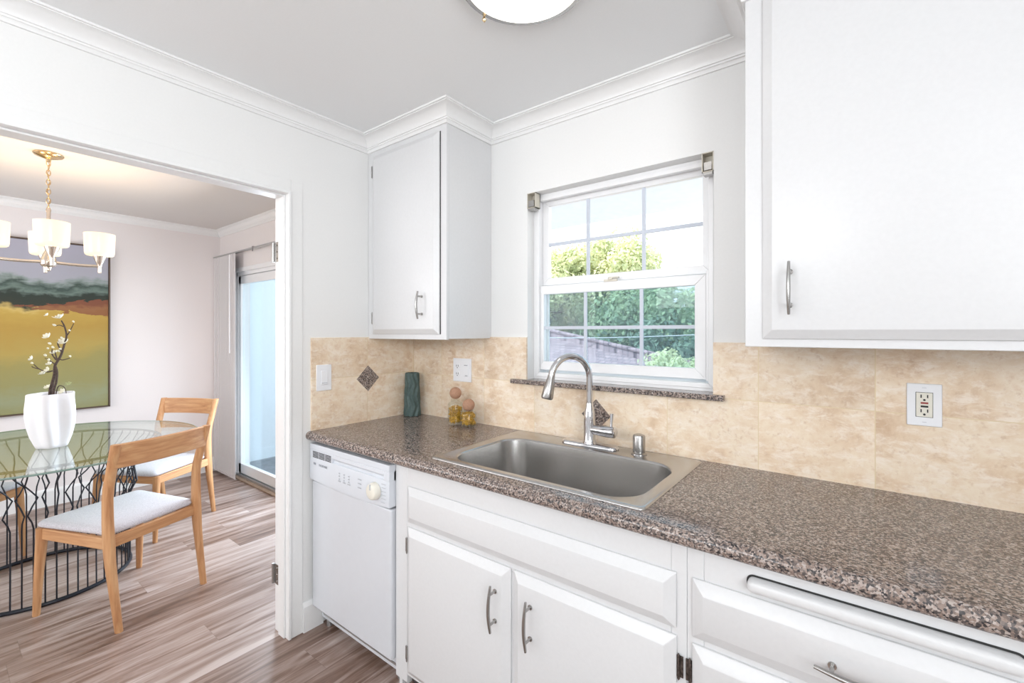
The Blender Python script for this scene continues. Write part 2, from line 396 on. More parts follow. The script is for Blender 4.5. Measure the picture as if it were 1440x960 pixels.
def cells(mb, a0, a1, b0, b1, holes, put):
    cur = a0
    for (h0, h1, g0, g1) in sorted(holes):
        if h0 > cur: put(cur, h0, b0, b1)
        if g0 > b0: put(h0, h1, b0, g0)
        if g1 < b1: put(h0, h1, g1, b1)
        cur = h1
    if cur < a1: put(cur, a1, b0, b1)

# ------------------------------------------------------------------ room shell
ZC, ZD = 2.357, 2.38          # kitchen and dining ceilings
struct(MB().box(-3.2, 3.6, -3.55, .24, -.12, 0).build('floor', M['floor']))
struct(MB().box(-.06, 3.6, -3.55, .18, ZC, ZC + .12).build('ceiling', M['ceil']))
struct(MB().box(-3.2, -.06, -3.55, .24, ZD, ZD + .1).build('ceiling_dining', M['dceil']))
DY0, DY1, DZ = -2.35, -.708, 2.0
wall_x('wall_left', -.06, 0, -3.4, .0, 0, ZC, [(DY0, DY1, 0, DZ)], M['wall'])
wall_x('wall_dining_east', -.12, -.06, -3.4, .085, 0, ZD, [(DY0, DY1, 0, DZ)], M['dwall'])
wall_y('wall_back', 0, .14, -.06, 3.5, 0, ZC, [(.797, 1.608, 1.153, 2.014)], M['wall'])
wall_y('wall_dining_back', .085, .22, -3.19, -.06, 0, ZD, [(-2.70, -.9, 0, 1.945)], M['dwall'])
wall_x('wall_dining_left', -3.19, -3.05, -3.4, .085, 0, ZD, [], M['dwall'])
wall_x('wall_right', 3.5, 3.6, -3.5, .1, 0, ZC, [(-3.25, -1.85, 1.05, 2.2)], M['wall'])
wall_y('wall_front', -3.5, -3.4, -3.19, 3.5, 0, ZD, [(-2.6, -.6, .85, 2.15), (.1, 1.7, 1.6, 2.25)], M['wall'])
# baseboards
mb = MB(); bprof = [(0, 0), (.014, 0), (.014, .115), (.009, .128), (.004, .134), (0, .134)]
sweep(mb, [(0, -.655), (0, -.56)], bprof); struct(mb.build('baseboard_left', M['trim']))
mb = MB(); sweep(mb, [(-3.05, -3.4), (-3.05, .085), (-2.76, .085)], bprof); struct(mb.build('baseboard_dining', M['trim']))
# crown mouldings
def crownprof(zt, p=.083, d=.052):
    pr = [(0, zt - d - .012), (.008, zt - d - .012), (.010, zt - d - .005), (.014, zt - d), (.018, zt - d), (.019, zt - d + .006), (.024, zt - d + .007)]
    for i in range(1, 9):
        a = i / 9; pr.append((.024 + (p - .034) * (1 - math.cos(a * math.pi / 2)) ** .8, zt - d + .007 + (d - .017) * math.sin(a * math.pi / 2)))
    pr += [(p - .009, zt - .010), (p - .009, zt - .007), (p, zt - .007), (p, zt), (0, zt)]
    return pr
mb = MB(); sweep(mb, [(0, -3.4), (0, -.305), (.577, -.305), (.577, 0), (1.763, 0), (1.763, -.305), (2.62, -.305), (2.62, 0), (3.5, 0)], crownprof(ZC))
struct(mb.build('trim_1', M['trim'], smooth=True, angle=28))
mb = MB(); sweep(mb, [(-3.05, -3.4), (-3.05, .085), (-.12, .085)], crownprof(ZD, .06, .05))
struct(mb.build('trim_2', M['trim'], smooth=True, angle=28))
# kitchen doorway: casing, jambs with a stepped rabbet and the hinges of a removed door
mb = MB()
mb.box(0, .004, DY1, -.655, 0, 2.052); mb.box(0, .004, DY0 - .055, DY0, 0, 2.052); mb.box(0, .004, DY0, DY1, DZ, 2.052)
struct(mb.build('trim_3', M['wall'], bevel=.0015))
dr = sempty('door_1', (-.06, -1.5, 0))
mb = MB(); mb.box(-.12, .010, DY1 - .012, DY1, 0, DZ); mb.box(-.12, .010, DY0, DY0 + .012, 0, DZ); mb.box(-.12, .010, DY0 + .012, DY1 - .012, DZ - .012, DZ)
mb.box(-.075, -.022, DY1 - .020, DY1 - .012, 0, DZ - .012); mb.box(-.075, -.022, DY0 + .012, DY0 + .020, 0, DZ - .012); mb.box(-.075, -.022, DY0 + .020, DY1 - .020, DZ - .020, DZ - .012)
mb.build('door_jamb', M['trim'], dr, bevel=.002)
mb = MB(); mb.box(-.134, -.12, DY1 - .004, -.64, 0, DZ + .06); mb.box(-.134, -.12, DY0 - .06, DY0 + .004, 0, DZ + .06); mb.box(-.134, -.12, DY0, DY1, DZ - .004, DZ + .06)
mb.build('dining_casing', M['trim'], dr, bevel=.003)
for z in (1.74, .26):
    mb = MB(); mb.box(-.118, -.080, -.7225, -.720, z - .045, z + .045); mb.cyl((-.127, -.7255, z - .045), (-.127, -.7255, z + .045), .0065, n=12)
    for dz in (-.03, 0, .03): mb.cyl((-.100, -.7245, z + dz), (-.100, -.7225, z + dz), .004, n=8)
    mb.build('hinge', M['nickel'], dr, smooth=True)
# unseen windows behind and beside the camera, added to go with the fill lamps
def added_window(name, fn, a0, a1, z0, z1, w=.05):
    o = sempty(name)
    mb = MB(); fn(mb, a0, a1, z0, z1, w); mb.build('window_frame', M['vinyl'], o); return o
def fy(mb, a0, a1, z0, z1, w): mb.frame(a0, a1, z0, z1, w, -3.48, -3.43); mb.box((a0 + a1) / 2 - .02, (a0 + a1) / 2 + .02, -3.47, -3.44, z0 + w, z1 - w)
def fx(mb, a0, a1, z0, z1, w):
    for q in ((a0, a1, z0, z0 + w), (a0, a1, z1 - w, z1), (a0, a0 + w, z0, z1), (a1 - w, a1, z0, z1)): mb.box(3.53, 3.58, *q)
added_window('added_window_2', fy, .1, 1.7, 1.6, 2.25); added_window('added_window_3', fx, -3.25, -1.85, 1.05, 2.2); added_window('added_window_4', fy, -2.6, -.6, .85, 2.15)

# ------------------------------------------------------------------ kitchen window
win = sempty('window_1', (1.2, .05, 1.153))
mb = MB(); mb.frame(.797, 1.608, 1.153, 2.014, .026, .052, .125); mb.frame(.81, 1.596, 1.166, 2.001, .018, .047, .06); mb.box(1.5665, 1.590, .0605, .090, 1.19, 1.60); mb.box(.800, .8055, .0605, .090, 1.19, 1.60)
mb.build('window_frame', M['vinyl'], win, bevel=.002)
mb = MB(); mb.frame(.823, 1.582, 1.592, 1.998, .034, .088, .112); u = mb.build('upper_sash', M['vinyl'], win, bevel=.002)
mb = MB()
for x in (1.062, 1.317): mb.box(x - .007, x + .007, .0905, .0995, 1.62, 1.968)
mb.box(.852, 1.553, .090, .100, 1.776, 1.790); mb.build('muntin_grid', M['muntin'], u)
MB().box(.85, 1.555, .1005, .1045, 1.62, 1.97).build('window_pane', M['glass'], u)
mb = MB(); mb.frame(.806, 1.566, 1.196, 1.588, .040, .062, .086); l_ = mb.build('lower_sash', M['vinyl'], win, bevel=.002)
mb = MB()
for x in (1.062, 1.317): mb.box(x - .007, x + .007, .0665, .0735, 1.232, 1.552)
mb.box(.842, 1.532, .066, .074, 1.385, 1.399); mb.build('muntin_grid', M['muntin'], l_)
MB().box(.842, 1.532, .0745, .078, 1.23, 1.553).build('window_pane', M['glass'], l_)
mb = MB(); mb.frame(.826, 1.580, 1.18, 1.60, .016, .114, .120); mb.build('screen_frame', M['vinyl'], win)
MB().box(.84, 1.566, .1165, .1175, 1.195, 1.586).build('insect_screen', M['screen'], win, label='grey insect screen outside the lower sash')
mb = MB(); mb.box(1.155, 1.215, .058, .066, 1.586, 1.596); mb.cyl((1.185, .062, 1.594), (1.185, .062, 1.603), .011, n=14); mb.box(1.178, 1.222, .055, .069, 1.599, 1.605)
mb.build('sash_lock', M['beigemetal'], win, smooth=True, label='cream sash lock')
MB().box(.72, 1.647, -.034, .125, 1.133, 1.1532).build('window_sill', M['granite'], win, bevel=.003, label='grey speckled granite sill')
def bracket(x0, x1, label):
    t = thing('blind_bracket', label, 'bracket', ((x0 + x1) / 2, -.012, 2.014), 'blind brackets at the window head')
    mb = MB(); mb.box(x0, x1, -.002, .038, 1.944, 1.947); mb.box(x0, x1, -.002, .038, 2.011, 2.014)
    mb.box(x0, x0 + .003, -.002, .038, 1.944, 2.014); mb.box(x1 - .003, x1, -.002, .038, 1.944, 2.014); mb.box(x0, x1, .034, .038, 1.944, 2.014)
    mb.build('box_clip', M['beigemetal'], t)
    mb = MB(); mb.box(x0 + .008, x1 - .006, -.004, .002, 1.95, 1.978); mb.box(x0 + .004, x1 - .004, .0, .03, 1.935, 1.944); mb.build('latch', M['nickel'], t)
bracket(.797, .842, 'small metal blind bracket at the left top corner of the window')
bracket(1.568, 1.608, 'small beige blind bracket at the right top corner of the window')

# ------------------------------------------------------------------ backsplash
bs = thing('tile_backsplash', 'beige travertine tile backsplash on the window wall above the granite countertop', 'backsplash', (1.2, 0, .914))
side = thing('tile_backsplash', 'beige travertine tile backsplash on the short wall beside the doorway', 'backsplash', (.004, -.31, .914))
mb = MB(); mb.box(.0, .009, -.616, -.0095, .914, 1.346); mb.build('side_tiles', M['traverY'], side, bevel=.001)
mb = MB()
mb.box(.0, .797, -.009, 0, .914, 1.348); mb.box(.797, 1.608, -.009, 0, .914, 1.133); mb.box(1.608, 2.9, -.009, 0, .914, 1.336)
mb.build('wall_tiles', M['traverX'], bs)
h = .066
MB().loops([[Vector((x, -.313 + dy * h, 1.134 + dz * h)) for dy, dz in ((1, 0), (0, 1), (-1, 0), (0, -1))] for x in (.007, .0105)], True, True, True).build('granite_inset', M['granite'], side, label='grey granite diamond inset')
MB().loops([[Vector((1.153 + dx * h, y, 1.028 + dz * h)) for dx, dz in ((1, 0), (0, 1), (-1, 0), (0, -1))] for y in (-.007, -.0105)], True, True, True).build('granite_inset', M['granite'], bs, label='grey granite diamond inset')

# ------------------------------------------------------------------ countertop with a bullnose and the sink cut-out
CY = -.640
mb = MB()
nose = [(-.575, .914)] + [(CY + .02 + .02 * math.cos(R(a)), .894 + .02 * math.sin(R(a))) for a in range(90, 271, 15)] + [(-.575, .874)]
mb.prism(nose, 'x', .002, 2.9)
mb.box(.002, .79, -.575, -.009, .874, .914); mb.box(1.565, 2.9, -.575, -.009, .874, .914); mb.box(.79, 1.565, -.045, -.009, .874, .914); mb.box(.79, 1.565, -.575, -.565, .874, .914)
bm_ = mb.build('countertop', M['granite'], None, smooth=True, angle=25)
tag(bm_, 'brown speckled granite countertop with rounded front edge running under the window', 'countertop')

# ------------------------------------------------------------------ sink
sk = thing('kitchen_sink', 'stainless steel drop-in sink with one wide bowl below the window', 'sink', (1.17, -.3, .914))
N8 = 8
def lp(x0, x1, y0, y1, r, z): return [Vector((x, y, z)) for x, y in rrect(x0, x1, y0, y1, r, N8)]
mb = MB(); mb.loops([lp(.773, 1.580, -.583, -.030, .022, .9145), lp(.7732, 1.5798, -.5828, -.0302, .022, .9162), lp(.7765, 1.5765, -.5795, -.0335, .020, .9190), lp(.783, 1.570, -.573, -.040, .02, .9200), lp(.792, 1.561, -.564, -.049, .02, .9185),
    lp(.818, 1.540, -.550, -.142, .10, .918), lp(.822, 1.536, -.546, -.146, .098, .9165), lp(.825, 1.533, -.543, -.149, .096, .911)])
mb.build('sink_deck', M['steel'], sk, smooth=True, angle=60)
mb = MB(); L = [lp(.825, 1.533, -.543, -.149, .096, .911), lp(.828, 1.530, -.540, -.152, .094, .88), lp(.836, 1.522, -.532, -.16, .09, .765)]
for i in range(1, 7):
    a = R(15 * i); e = .04 * (1 - math.cos(a)); L.append(lp(.836 + e, 1.522 - e, -.532 + e, -.16 - e, .09 - .5 * e, .765 - .04 * math.sin(a)))
L.append(lp(1.10, 1.26, -.43, -.27, .075, .720)); mb.loops(L, True, False, True); mb.build('sink_bowl', M['steel'], sk, smooth=True, angle=60)
mb = MB(); mb.lathe([(.056, .7205), (.056, .7235), (.044, .7225), (.034, .7150), (.012, .7150)], (1.18, -.35, 0), 28); mb.build('drain', M['chrome'], sk, smooth=True)

# faucet
FX, FY = 1.163, -.085
fc = thing('pull_down_faucet', 'chrome pull-down kitchen faucet with a high arched spout standing behind the sink', 'faucet', (FX, FY, .919))
mb = MB(); mb.loops([[Vector((x, y, z)) for x, y in rrect(FX - .122 + i, FX + .122 - i, FY - .029 + i, FY + .029 - i, .028 - i, 8)] for i, z in ((0, .9192), (0, .925), (.004, .930), (.010, .932))], True, True, True)
mb.build('base_plate', M['chrome'], fc, smooth=True, angle=50)
mb = MB(); mb.lathe([(.029, .930), (.026, .938), (.0235, .946), (.0235, 1.02), (.022, 1.05), (.017, 1.072), (.0145, 1.082), (.0135, 1.09)], (FX, FY, 0), 28)
mb.build('faucet_body', M['chrome'], fc, smooth=True, angle=50)
dx, dy = -.50, -.866
rr = .086; zc = 1.189
pts = [(FX, FY, z) for z in (1.08, 1.11, 1.14)] + [(FX + dx * rr * (1 - math.cos(R(a))), FY + dy * rr * (1 - math.cos(R(a))), zc + rr * 1.03 * math.sin(R(a))) for a in range(0, 172, 9)]
mb = MB(); mb.tube(pts, .0128, 18); sp = mb.build('spout', M['chrome'], fc, smooth=True, angle=60)
e = Vector(pts[-1]); d = (e - Vector(pts[-2])).normalized()
mb = MB(); mb.tube([e - d * .002, e + d * .006, e + d * .010, e + d * .04, e + d * .082, e + d * .088], [.0138, .0142, .0150, .0200, .0235, .0215], 24)
hd = mb.build('spray_head', M['nickel'], fc, smooth=True, label='brushed spray head', angle=50)
mb = MB(); mb.tube([e + d * .0875, e + d * .090], [.0195, .018], 24); mb.build('spray_face', M['dark'], hd, smooth=True)
u = Vector((.93, -.1, .02)).normalized(); b = Vector((FX, FY, .985))
mb = MB(); mb.tube([b + u * .012, b + u * .045, b + u * .085, b + u * .113, b + u * .118], [.018, .0205, .0225, .0215, .015], 22)
hn = mb.build('handle_barrel', M['chrome'], fc, smooth=True, angle=50)
mb = MB(); q = b + u * .098; mb.tube([q, q + Vector((0, .004, .035)), q + Vector((.0, .008, .07))], [.006, .0055, .0075], 12); mb.build('lever', M['chrome'], hn, smooth=True)
ag = thing('air_gap_cap', 'short brushed nickel air gap cylinder standing right of the faucet', 'air gap', (1.368, -.085, .919))
mb = MB(); mb.lathe([(.028, .9192), (.028, .923), (.0235, .925), (.0225, .926), (.0225, .984), (.020, .990), (.012, .993)], (1.368, -.085, 0), 28); mb.build('cap', M['nickel'], ag, smooth=True, angle=40)
mb = MB(); mb.lathe([(.0290, .9190), (.0290, .9215), (.024, .9235)], (1.368, -.085, 0), 28); mb.build('base_ring', M['chrome'], ag, smooth=True)

# ------------------------------------------------------------------ cabinet parts
def bow(parent, p0, p1, out, mat=None, r=.0045, posts=.18, bulge=.010, name='handle', lab=None):
    """bowed bar pull between p0 and p1, posts reach back against `out`"""
    p0, p1, out = Vector(p0), Vector(p1), Vector(out); mb = MB(); n = 12; pts = []
    for i in range(n + 1):
        a = i / n; pts.append(p0.lerp(p1, a) + out * (.024 + bulge * math.sin(math.pi * a)))
    mb.tube(pts, [r * (.75 + .35 * math.sin(math.pi * i / n)) for i in range(n + 1)], 10, flat=1.25)
    for a in (posts, 1 - posts):
        q = p0.lerp(p1, a); mb.cyl(q, q + out * (.024 + bulge * math.sin(math.pi * a)), .004, n=10); mb.cyl(q, q + out * .003, .0075, n=10)
    return mb.build(name, mat or M['nickel'], parent, smooth=True, angle=50)
def hinge(parent, x, y, z, hh=.028, mat=None):
    mb = MB(); mb.cyl((x, y, z - hh), (x, y, z + hh), .0035, n=8)
    for k in (-1, 1): mb.cyl((x, y, z + k * hh), (x, y, z + k * (hh + .004)), .0028, .001, n=8)
    mb.box(x - .010, x + .010, y + .002, y + .0045, z - hh * .9, z + hh * .9)
    return mb.build('hinge', mat or M['nickel'], parent, smooth=True)
FYc = -.600
# sink base cabinet
c1 = thing('sink_base_cabinet', 'white sink cabinet with two doors and a long false drawer under the sink', 'cabinet', (1.15, -.3, 0))
mb = MB(); mb.box(.604, .622, -.582, -.012, .0, .72); mb.box(1.675, 1.69, -.582, -.012, 0, .72); mb.box(.604, 1.69, -.02, -.012, .1, .72); mb.box(.604, 1.69, -.58, -.012, .085, .10)
mb.build('carcass', M['cab'], c1)
mb = MB(); mb.box(.604, .672, FYc, -.582, .055, .874); mb.box(.672, 1.655, FYc, -.582, .785, .874); mb.box(.672, 1.655, FYc, -.582, .635, .675); mb.box(.672, 1.655, FYc, -.582, .085, .115); mb.box(1.655, 1.6915, FYc, -.582, .085, .874); mb.box(1.155, 1.19, FYc, -.582, .115, .635)
mb.build('face_frame', M['cab'], c1, bevel=.002)
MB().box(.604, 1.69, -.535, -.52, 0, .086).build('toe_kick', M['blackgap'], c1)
mb = MB(); mb.slab(.681, 1.668, .664, .797, FYc, FYc - .021, .026); mb.build('false_drawer', M['cab'], c1, bevel=.0015)
for x0, x1, hx, hg in ((.681, 1.168, 1.118, .676), (1.180, 1.669, 1.252, 1.674)):
    mb = MB(); mb.slab(x0, x1, .100, .646, FYc, FYc - .021, .026); d_ = mb.build('door', M['cab'], c1, bevel=.0015)
    bow(d_, (hx, FYc - .021, .448), (hx, FYc - .021, .592), (0, -1, 0))
    for z in (.575, .17): hinge(d_, hg, FYc - .006, z, mat=M['wornmetal'] if hg > 1 else None)
# drawer base cabinet
c2 = thing('drawer_base_cabinet', 'white base cabinet with a wide drawer and pull-out cutting board right of the sink cabinet', 'cabinet', (2.1, -.3, 0))
mb = MB(); mb.box(1.692, 1.71, -.582, -.012, 0, .87); mb.box(2.46, 2.478, -.582, -.012, 0, .87); mb.box(1.692, 2.478, -.58, -.012, .085, .1); mb.build('carcass', M['cab'], c2)
mb = MB(); mb.box(1.73, 2.44, FYc, -.582, .785, .874); mb.box(1.692, 1.73, FYc, -.582, .085, .874); mb.box(2.44, 2.478, FYc, -.582, .085, .874); mb.box(1.73, 2.44, FYc, -.582, .635, .675); mb.box(1.73, 2.44, FYc, -.582, .085, .115)
mb.build('face_frame', M['cab'], c2, bevel=.002)
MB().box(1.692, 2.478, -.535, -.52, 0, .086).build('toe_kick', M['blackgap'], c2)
mb = MB(); mb.slab(1.705, 2.462, .660, .797, FYc, FYc - .021, .028); d_ = mb.build('drawer', M['cab'], c2, bevel=.0015)
bow(d_, (1.945, FYc - .021, .722), (2.10, FYc - .021, .722), (0, -1, 0), r=.005)
mb = MB(); mb.slab(1.705, 2.462, .100, .644, FYc, FYc - .021, .028); d_ = mb.build('door', M['cab'], c2, bevel=.0015)
for z in (.575, .17): hinge(d_, 1.700, FYc - .006, z, mat=M['wornmetal'])
MB().prism(rrect(1.819, 2.235, .8085, .8440, .0145, 6), 'y', FYc - .0008, FYc + .002).build('board_slot', M['dark'], c2)
mb = MB(); L = []
for i, y in ((.003, FYc + .3), (.0, FYc + .001), (.0, FYc - .016), (.003, FYc - .022), (.008, FYc - .025)):
    L.append([Vector((x, y, z)) for x, z in rrect(1.822 + i, 2.232 - i, .812 + i, .840 - i, .0125 - min(i, .008), 6)])
mb.loops(L, True, True, True); mb.build('cutting_board', M['cab'], c2, smooth=True, label='pull-out cutting board with rounded edge', angle=50)
# dishwasher
dw = thing('dishwasher', 'white built-in dishwasher with a round dial left of the sink cabinet', 'dishwasher', (.31, -.3, 0))
MB().box(.02, .598, -.57, -.02, .04, .864).build('tub_body', M['dw'], dw)
mb = MB(); mb.box(.020, .598, -.618, -.572, .112, .690); mb.build('door_panel', M['dw'], dw, bevel=.006, segs=3)
mb = MB(); mb.box(.018, .600, -.628, -.572, .838, .863); mb.box(.018, .600, -.606, -.572, .80, .838)
mb.box(.018, .20, -.628, -.572, .80, .838); mb.box(.565, .600, -.628, -.572, .80, .838)
mb.prism([(-.628, .822), (-.618, .814), (-.618, .80), (-.572, .80), (-.572, .838), (-.628, .838)], 'x', .2, .565)
L = []
for i in range(13):
    x = .018 + .582 * i / 12; b_ = .012 * math.sin(math.pi * i / 12)
    L.append([Vector((x, -.572, .700 - b_)), Vector((x, -.572, .802)), Vector((x, -.626, .802)), Vector((x, -.628, .790)), Vector((x, -.630, .712 - b_)), Vector((x, -.627, .700 - b_))])
mb.loops(L, True, True, True)
pn = mb.build('control_panel', M['dwpanel'], dw, bevel=.002, angle=30, smooth=True)
mb = MB()
for r_ in range(5):
    for k in range(3): mb.box(.045 + k * .052, .092 + k * .052, -.6290, -.6278, .804 + r_ * .006, .8075 + r_ * .006)
mb.build('vent_grille', M['dark'], pn)
kn = MB(); kn.tube([(.517, -.630, .752), (.517, -.640, .752), (.517, -.652, .752), (.517, -.655, .752)], [.034, .033, .030, .024], 32); k_ = kn.build('dial', M['cream'], pn, smooth=True, label='cream round dial', angle=50)
MB().box(.514, .520, -.6565, -.654, .760, .782).build('pointer', M['lightgrey'], k_)
mb = MB()
for i, (x, z) in enumerate(((.556, .786), (.556, .772), (.556, .758), (.556, .744), (.556, .730), (.552, .716))): mb.box(x, x + .026, -.6315, -.6300, z, z + .0018)
for x, z in ((.40, .772), (.40, .755), (.40, .738)): mb.box(x, x + .022, -.6315, -.6300, z, z + .004)
for i in range(3):
    for z in (.745, .757, .769): mb.box(.26 + i * .035, .268 + i * .035, -.6315, -.6298, z - .006 * i * 0, z + .004)
    mb.box(.256 + i * .035, .274 + i * .035, -.6315, -.6298, .735, .740)
mb.build('panel_markings', M['lightgrey'], pn)
def text(txt, size, loc, rot, mat, parent, name='lettering'):
    cu = bpy.data.curves.new(name, 'FONT'); cu.body = txt; cu.size = size; cu.extrude = .0003; cu.align_x = 'CENTER'
    to = bpy.data.objects.new('tmp_text', cu); COL.objects.link(to)
    bpy.context.view_layer.update(); dg = bpy.context.evaluated_depsgraph_get()
    me = bpy.data.meshes.new_from_object(to.evaluated_get(dg)); bpy.data.objects.remove(to)
    me.materials.clear(); me.materials.append(mat); o = bpy.data.objects.new(name, me); COL.objects.link(o)
    o.parent = parent; o.location = Vector(loc) - root_loc(parent); o.rotation_euler = rot; return o
text('FRIGIDAIRE', .0135, (.135, -.6312, .772), (R(90), 0, 0), M['grey'], pn)
MB().box(.055, .070, -.6312, -.630, .773, .782).build('emblem', M['grey'], pn)
mb = MB(); mb.box(.034, .598, -.565, -.555, .055, .118); mb.box(.034, .598, -.572, -.556, .055, .066); mb.build('access_panel', M['trackmetal'], dw)
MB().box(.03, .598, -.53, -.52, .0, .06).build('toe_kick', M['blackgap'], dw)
for x in (.05, .57): MB().cyl((x, -.55, 0), (x, -.55, .06), .012).build('leveling_leg', M['trackmetal'], dw, smooth=True)
# upper cabinets
def upper(label, x0, x1, zb, dx0, dx1, dz0, dz1, hx, hside, hz0, hz1, flip):
    t = thing('upper_cabinet', label, 'cabinet', ((x0 + x1) / 2, -.15, zb))
    mb = MB(); mb.box(x0, x1, -.290, -.001, zb + .004, ZC - .001); mb.build('carcass', M['cab'], t)
    mb = MB(); mb.box(x0, x1, -.305, -.290, zb, ZC - .001); mb.build('face_frame', M['cab'], t, bevel=.0015)
    mb = MB(); mb.slab(dx0, dx1, dz0, dz1, -.305, -.325, .024); d_ = mb.build('door', M['cab'], t, bevel=.0015)
    bow(d_, (hx, -.325, hz0), (hx, -.325, hz1), (0, -1, 0), M['nickel'])
    for z in (hside[1], hside[2]): hinge(d_, hside[0], -.311, z)
    return t
t_ = upper('narrow white wall cabinet in the corner left of the window', .0015, .577, 1.338, .046, .536, 1.362, 2.268, .437, (.041, 2.19, 1.443), 1.432, 1.557, False)
MB().box(.5375, .5415, -.3065, -.3045, 1.362, 2.268).build('door_gap_shade', M['dark'], t_)  # dark strip laid on the frame as the shadow at the door's edge
upper('wide white wall cabinet above the counter right of the window', 1.763, 2.62, 1.332, 1.807, 2.57, 1.354, 2.285, 1.872, (2.575, 2.1, 1.5), 1.418, 1.554, True)

# ------------------------------------------------------------------ switch and outlets
sw = thing('light_switch', 'white rocker light switch on the side tiles near the doorway', 'light switch', (.012, -.556, 1.157))
MB().box(.0088, .0145, -.594, -.519, 1.096, 1.218).build('switch_plate', M['whiteplastic'], sw, bevel=.002)
MB().box(.0145, .0185, -.573, -.540, 1.124, 1.190).build('rocker', M['whiteplastic'], sw, bevel=.0015)
MB().box(.0185, .0190, -.570, -.543, 1.131, 1.134).build('slider_mark', M['lightgrey'], sw)
o1 = thing('outlet', 'white double plate with outlet and switch on the tiles above the pasta jars', 'outlet', (.39, -.012, 1.176))
MB().box(.327, .454, -.0145, -.0088, 1.116, 1.236).build('outlet_plate', M['whiteplastic'], o1, bevel=.002)
for z in (1.196, 1.156):
    mb = MB(); mb.prism(rrect(.342, .376, z - .014, z + .014, .012, 5), 'y', -.0162, -.0144); s_ = mb.build('receptacle', M['whiteplastic'], o1)
    for x in (.3515, .3640): MB().box(x, x + .0025, -.0168, -.0160, z - .004, z + .006).build('slot', M['dark'], s_)
    MB().cyl((.359, -.0160, z - .009), (.359, -.0168, z - .009), .0026, n=8).build('slot', M['dark'], s_)
mb = MB(); mb.box(.404, .438, -.0178, -.0144, 1.143, 1.209); s_ = mb.build('rocker', M['whiteplastic'], o1, bevel=.0015)
for x, z in ((.409, 1.2), (.415, 1.147)): MB().box(x, .433, -.0184, -.0178, z, z + .003).build('rocker_mark', M['grey'], s_)
o2 = thing('outlet', 'white plate with a cream ground-fault outlet and red button under the right cabinet', 'outlet', (2.158, -.012, 1.17))
MB().box(2.122, 2.195, -.0145, -.0088, 1.112, 1.229).build('outlet_plate', M['whiteplastic'], o2, bevel=.002)
MB().box(2.1405, 2.1765, -.0150, -.0144, 1.1365, 1.2055).build('plate_gap', M['dark'], o2)
MB().box(2.1415, 2.1755, -.0170, -.0146, 1.1375, 1.2045).build('receptacle', M['cream'], o2, bevel=.001, label='cream receptacle')
for z in (1.194, 1.154):
    for x in (2.1505, 2.1640): MB().box(x, x + .0025, -.0176, -.0168, z - .004, z + .005).build('slot', M['dark'], o2)
    MB().cyl((2.1585, -.0168, z - .0095), (2.1585, -.0176, z - .0095), .0028, n=10).build('slot', M['dark'], o2)
MB().box(2.1510, 2.1665, -.0182, -.0168, 1.1735, 1.1785).build('reset_button', M['red'], o2, label='red test button')
MB().box(2.1510, 2.1665, -.0182, -.0168, 1.1640, 1.1690).build('test_button', M['dark'], o2, label='black reset button')
for z in (1.2175, 1.1225): MB().box(2.154, 2.163, -.0150, -.0144, z, z + .001).build('plate_screw', M['lightgrey'], o2)

# ------------------------------------------------------------------ counter objects
gv = MB()
def wob(a, z):
    k = (z) / .236; ph = abs((k * 4.2) % 2 - 1) * 2 - 1
    return 1 + .10 * math.sin(8 * a + 2.0 * ph)
prof = [(.030, .0), (.0425, .002)] + [(.0425 - .0075 * i / 40, .004 + .228 * i / 40) for i in range(41)] + [(.031, .236), (.026, .234), (.025, .20), (.024, .02)]
gv.lathe(prof, (.072, -.075, .9142), 96, True, wob)
tag(gv.build('ribbed_vase', M['greenceramic'], smooth=True, angle=80), 'dark green vase with wavy vertical ribs in the countertop corner', 'vase')
def jar(x, y, R0, H, rb, zb, fill, label, plabel, seed):
    rnd = random.Random(seed); z0 = .9145
    t = thing('glass_jar', label, 'jar', (x, y, z0), 'cork-topped pasta jars')
    s = H / .13; nk = rb * .78
    prof = [(.002, .0), (R0 * .9, .0), (R0, .006), (R0, H * .86), (R0 * .97, H * .92), (R0 * .86, H * .97), (nk, H), (nk, H + .012), (nk - .002, H + .012), (nk - .002, H), (R0 * .84, H * .955), (R0 - .003, H * .86), (R0 - .003, .008), (.002, .005)]
    mb = MB(); mb.lathe([(r, z) for r, z in prof], (x, y, z0), 36, False); mb.build('jar_body', M['jarglass'], t, smooth=True, angle=50)
    mb = MB(); L = []
    for i in range(15):
        a = math.pi * i / 14; L.append((max(rb * math.sin(a), .0005), -rb * math.cos(a)))
    mb.lathe(L, (x, y, zb), 28); mb.build('cork_ball', M['cork'], t, smooth=True)
    mb = MB(); zf = z0 + .008
    for i in range(int(330 * s)):
        rr_ = (R0 - .0105) * math.sqrt(rnd.random()); an = rnd.random() * 6.28; hz = zf + .006 + rnd.random() * (fill - .012)
        p = Vector((x + rr_ * math.cos(an), y + rr_ * math.sin(an), hz)); dv = Vector((rnd.gauss(0, 1), rnd.gauss(0, 1), rnd.gauss(0, .6))).normalized(); ln = .008
        sd = dv.orthogonal().normalized(); pts = [p - dv * ln + sd * .0022 * math.sin(k * 1.9) + dv.cross(sd) * .0022 * math.cos(k * 1.9) + dv * (2 * ln * k / 4) for k in range(5)]
        mb.tube(pts, .0042, 6)
    tag(mb.build('pasta', M['pasta'], smooth=True, angle=60), plabel, 'pasta', kind='stuff')
jar(.421, -.092, .038, .112, .0295, 1.068, .082, 'tall glass jar with cork ball nearer the corner vase', 'golden dry pasta filling the taller jar', 3)
jar(.512, -.094, .040, .072, .0300, 1.018, .060, 'short glass jar with cork ball nearer the sink', 'golden dry pasta filling the shorter jar', 5)

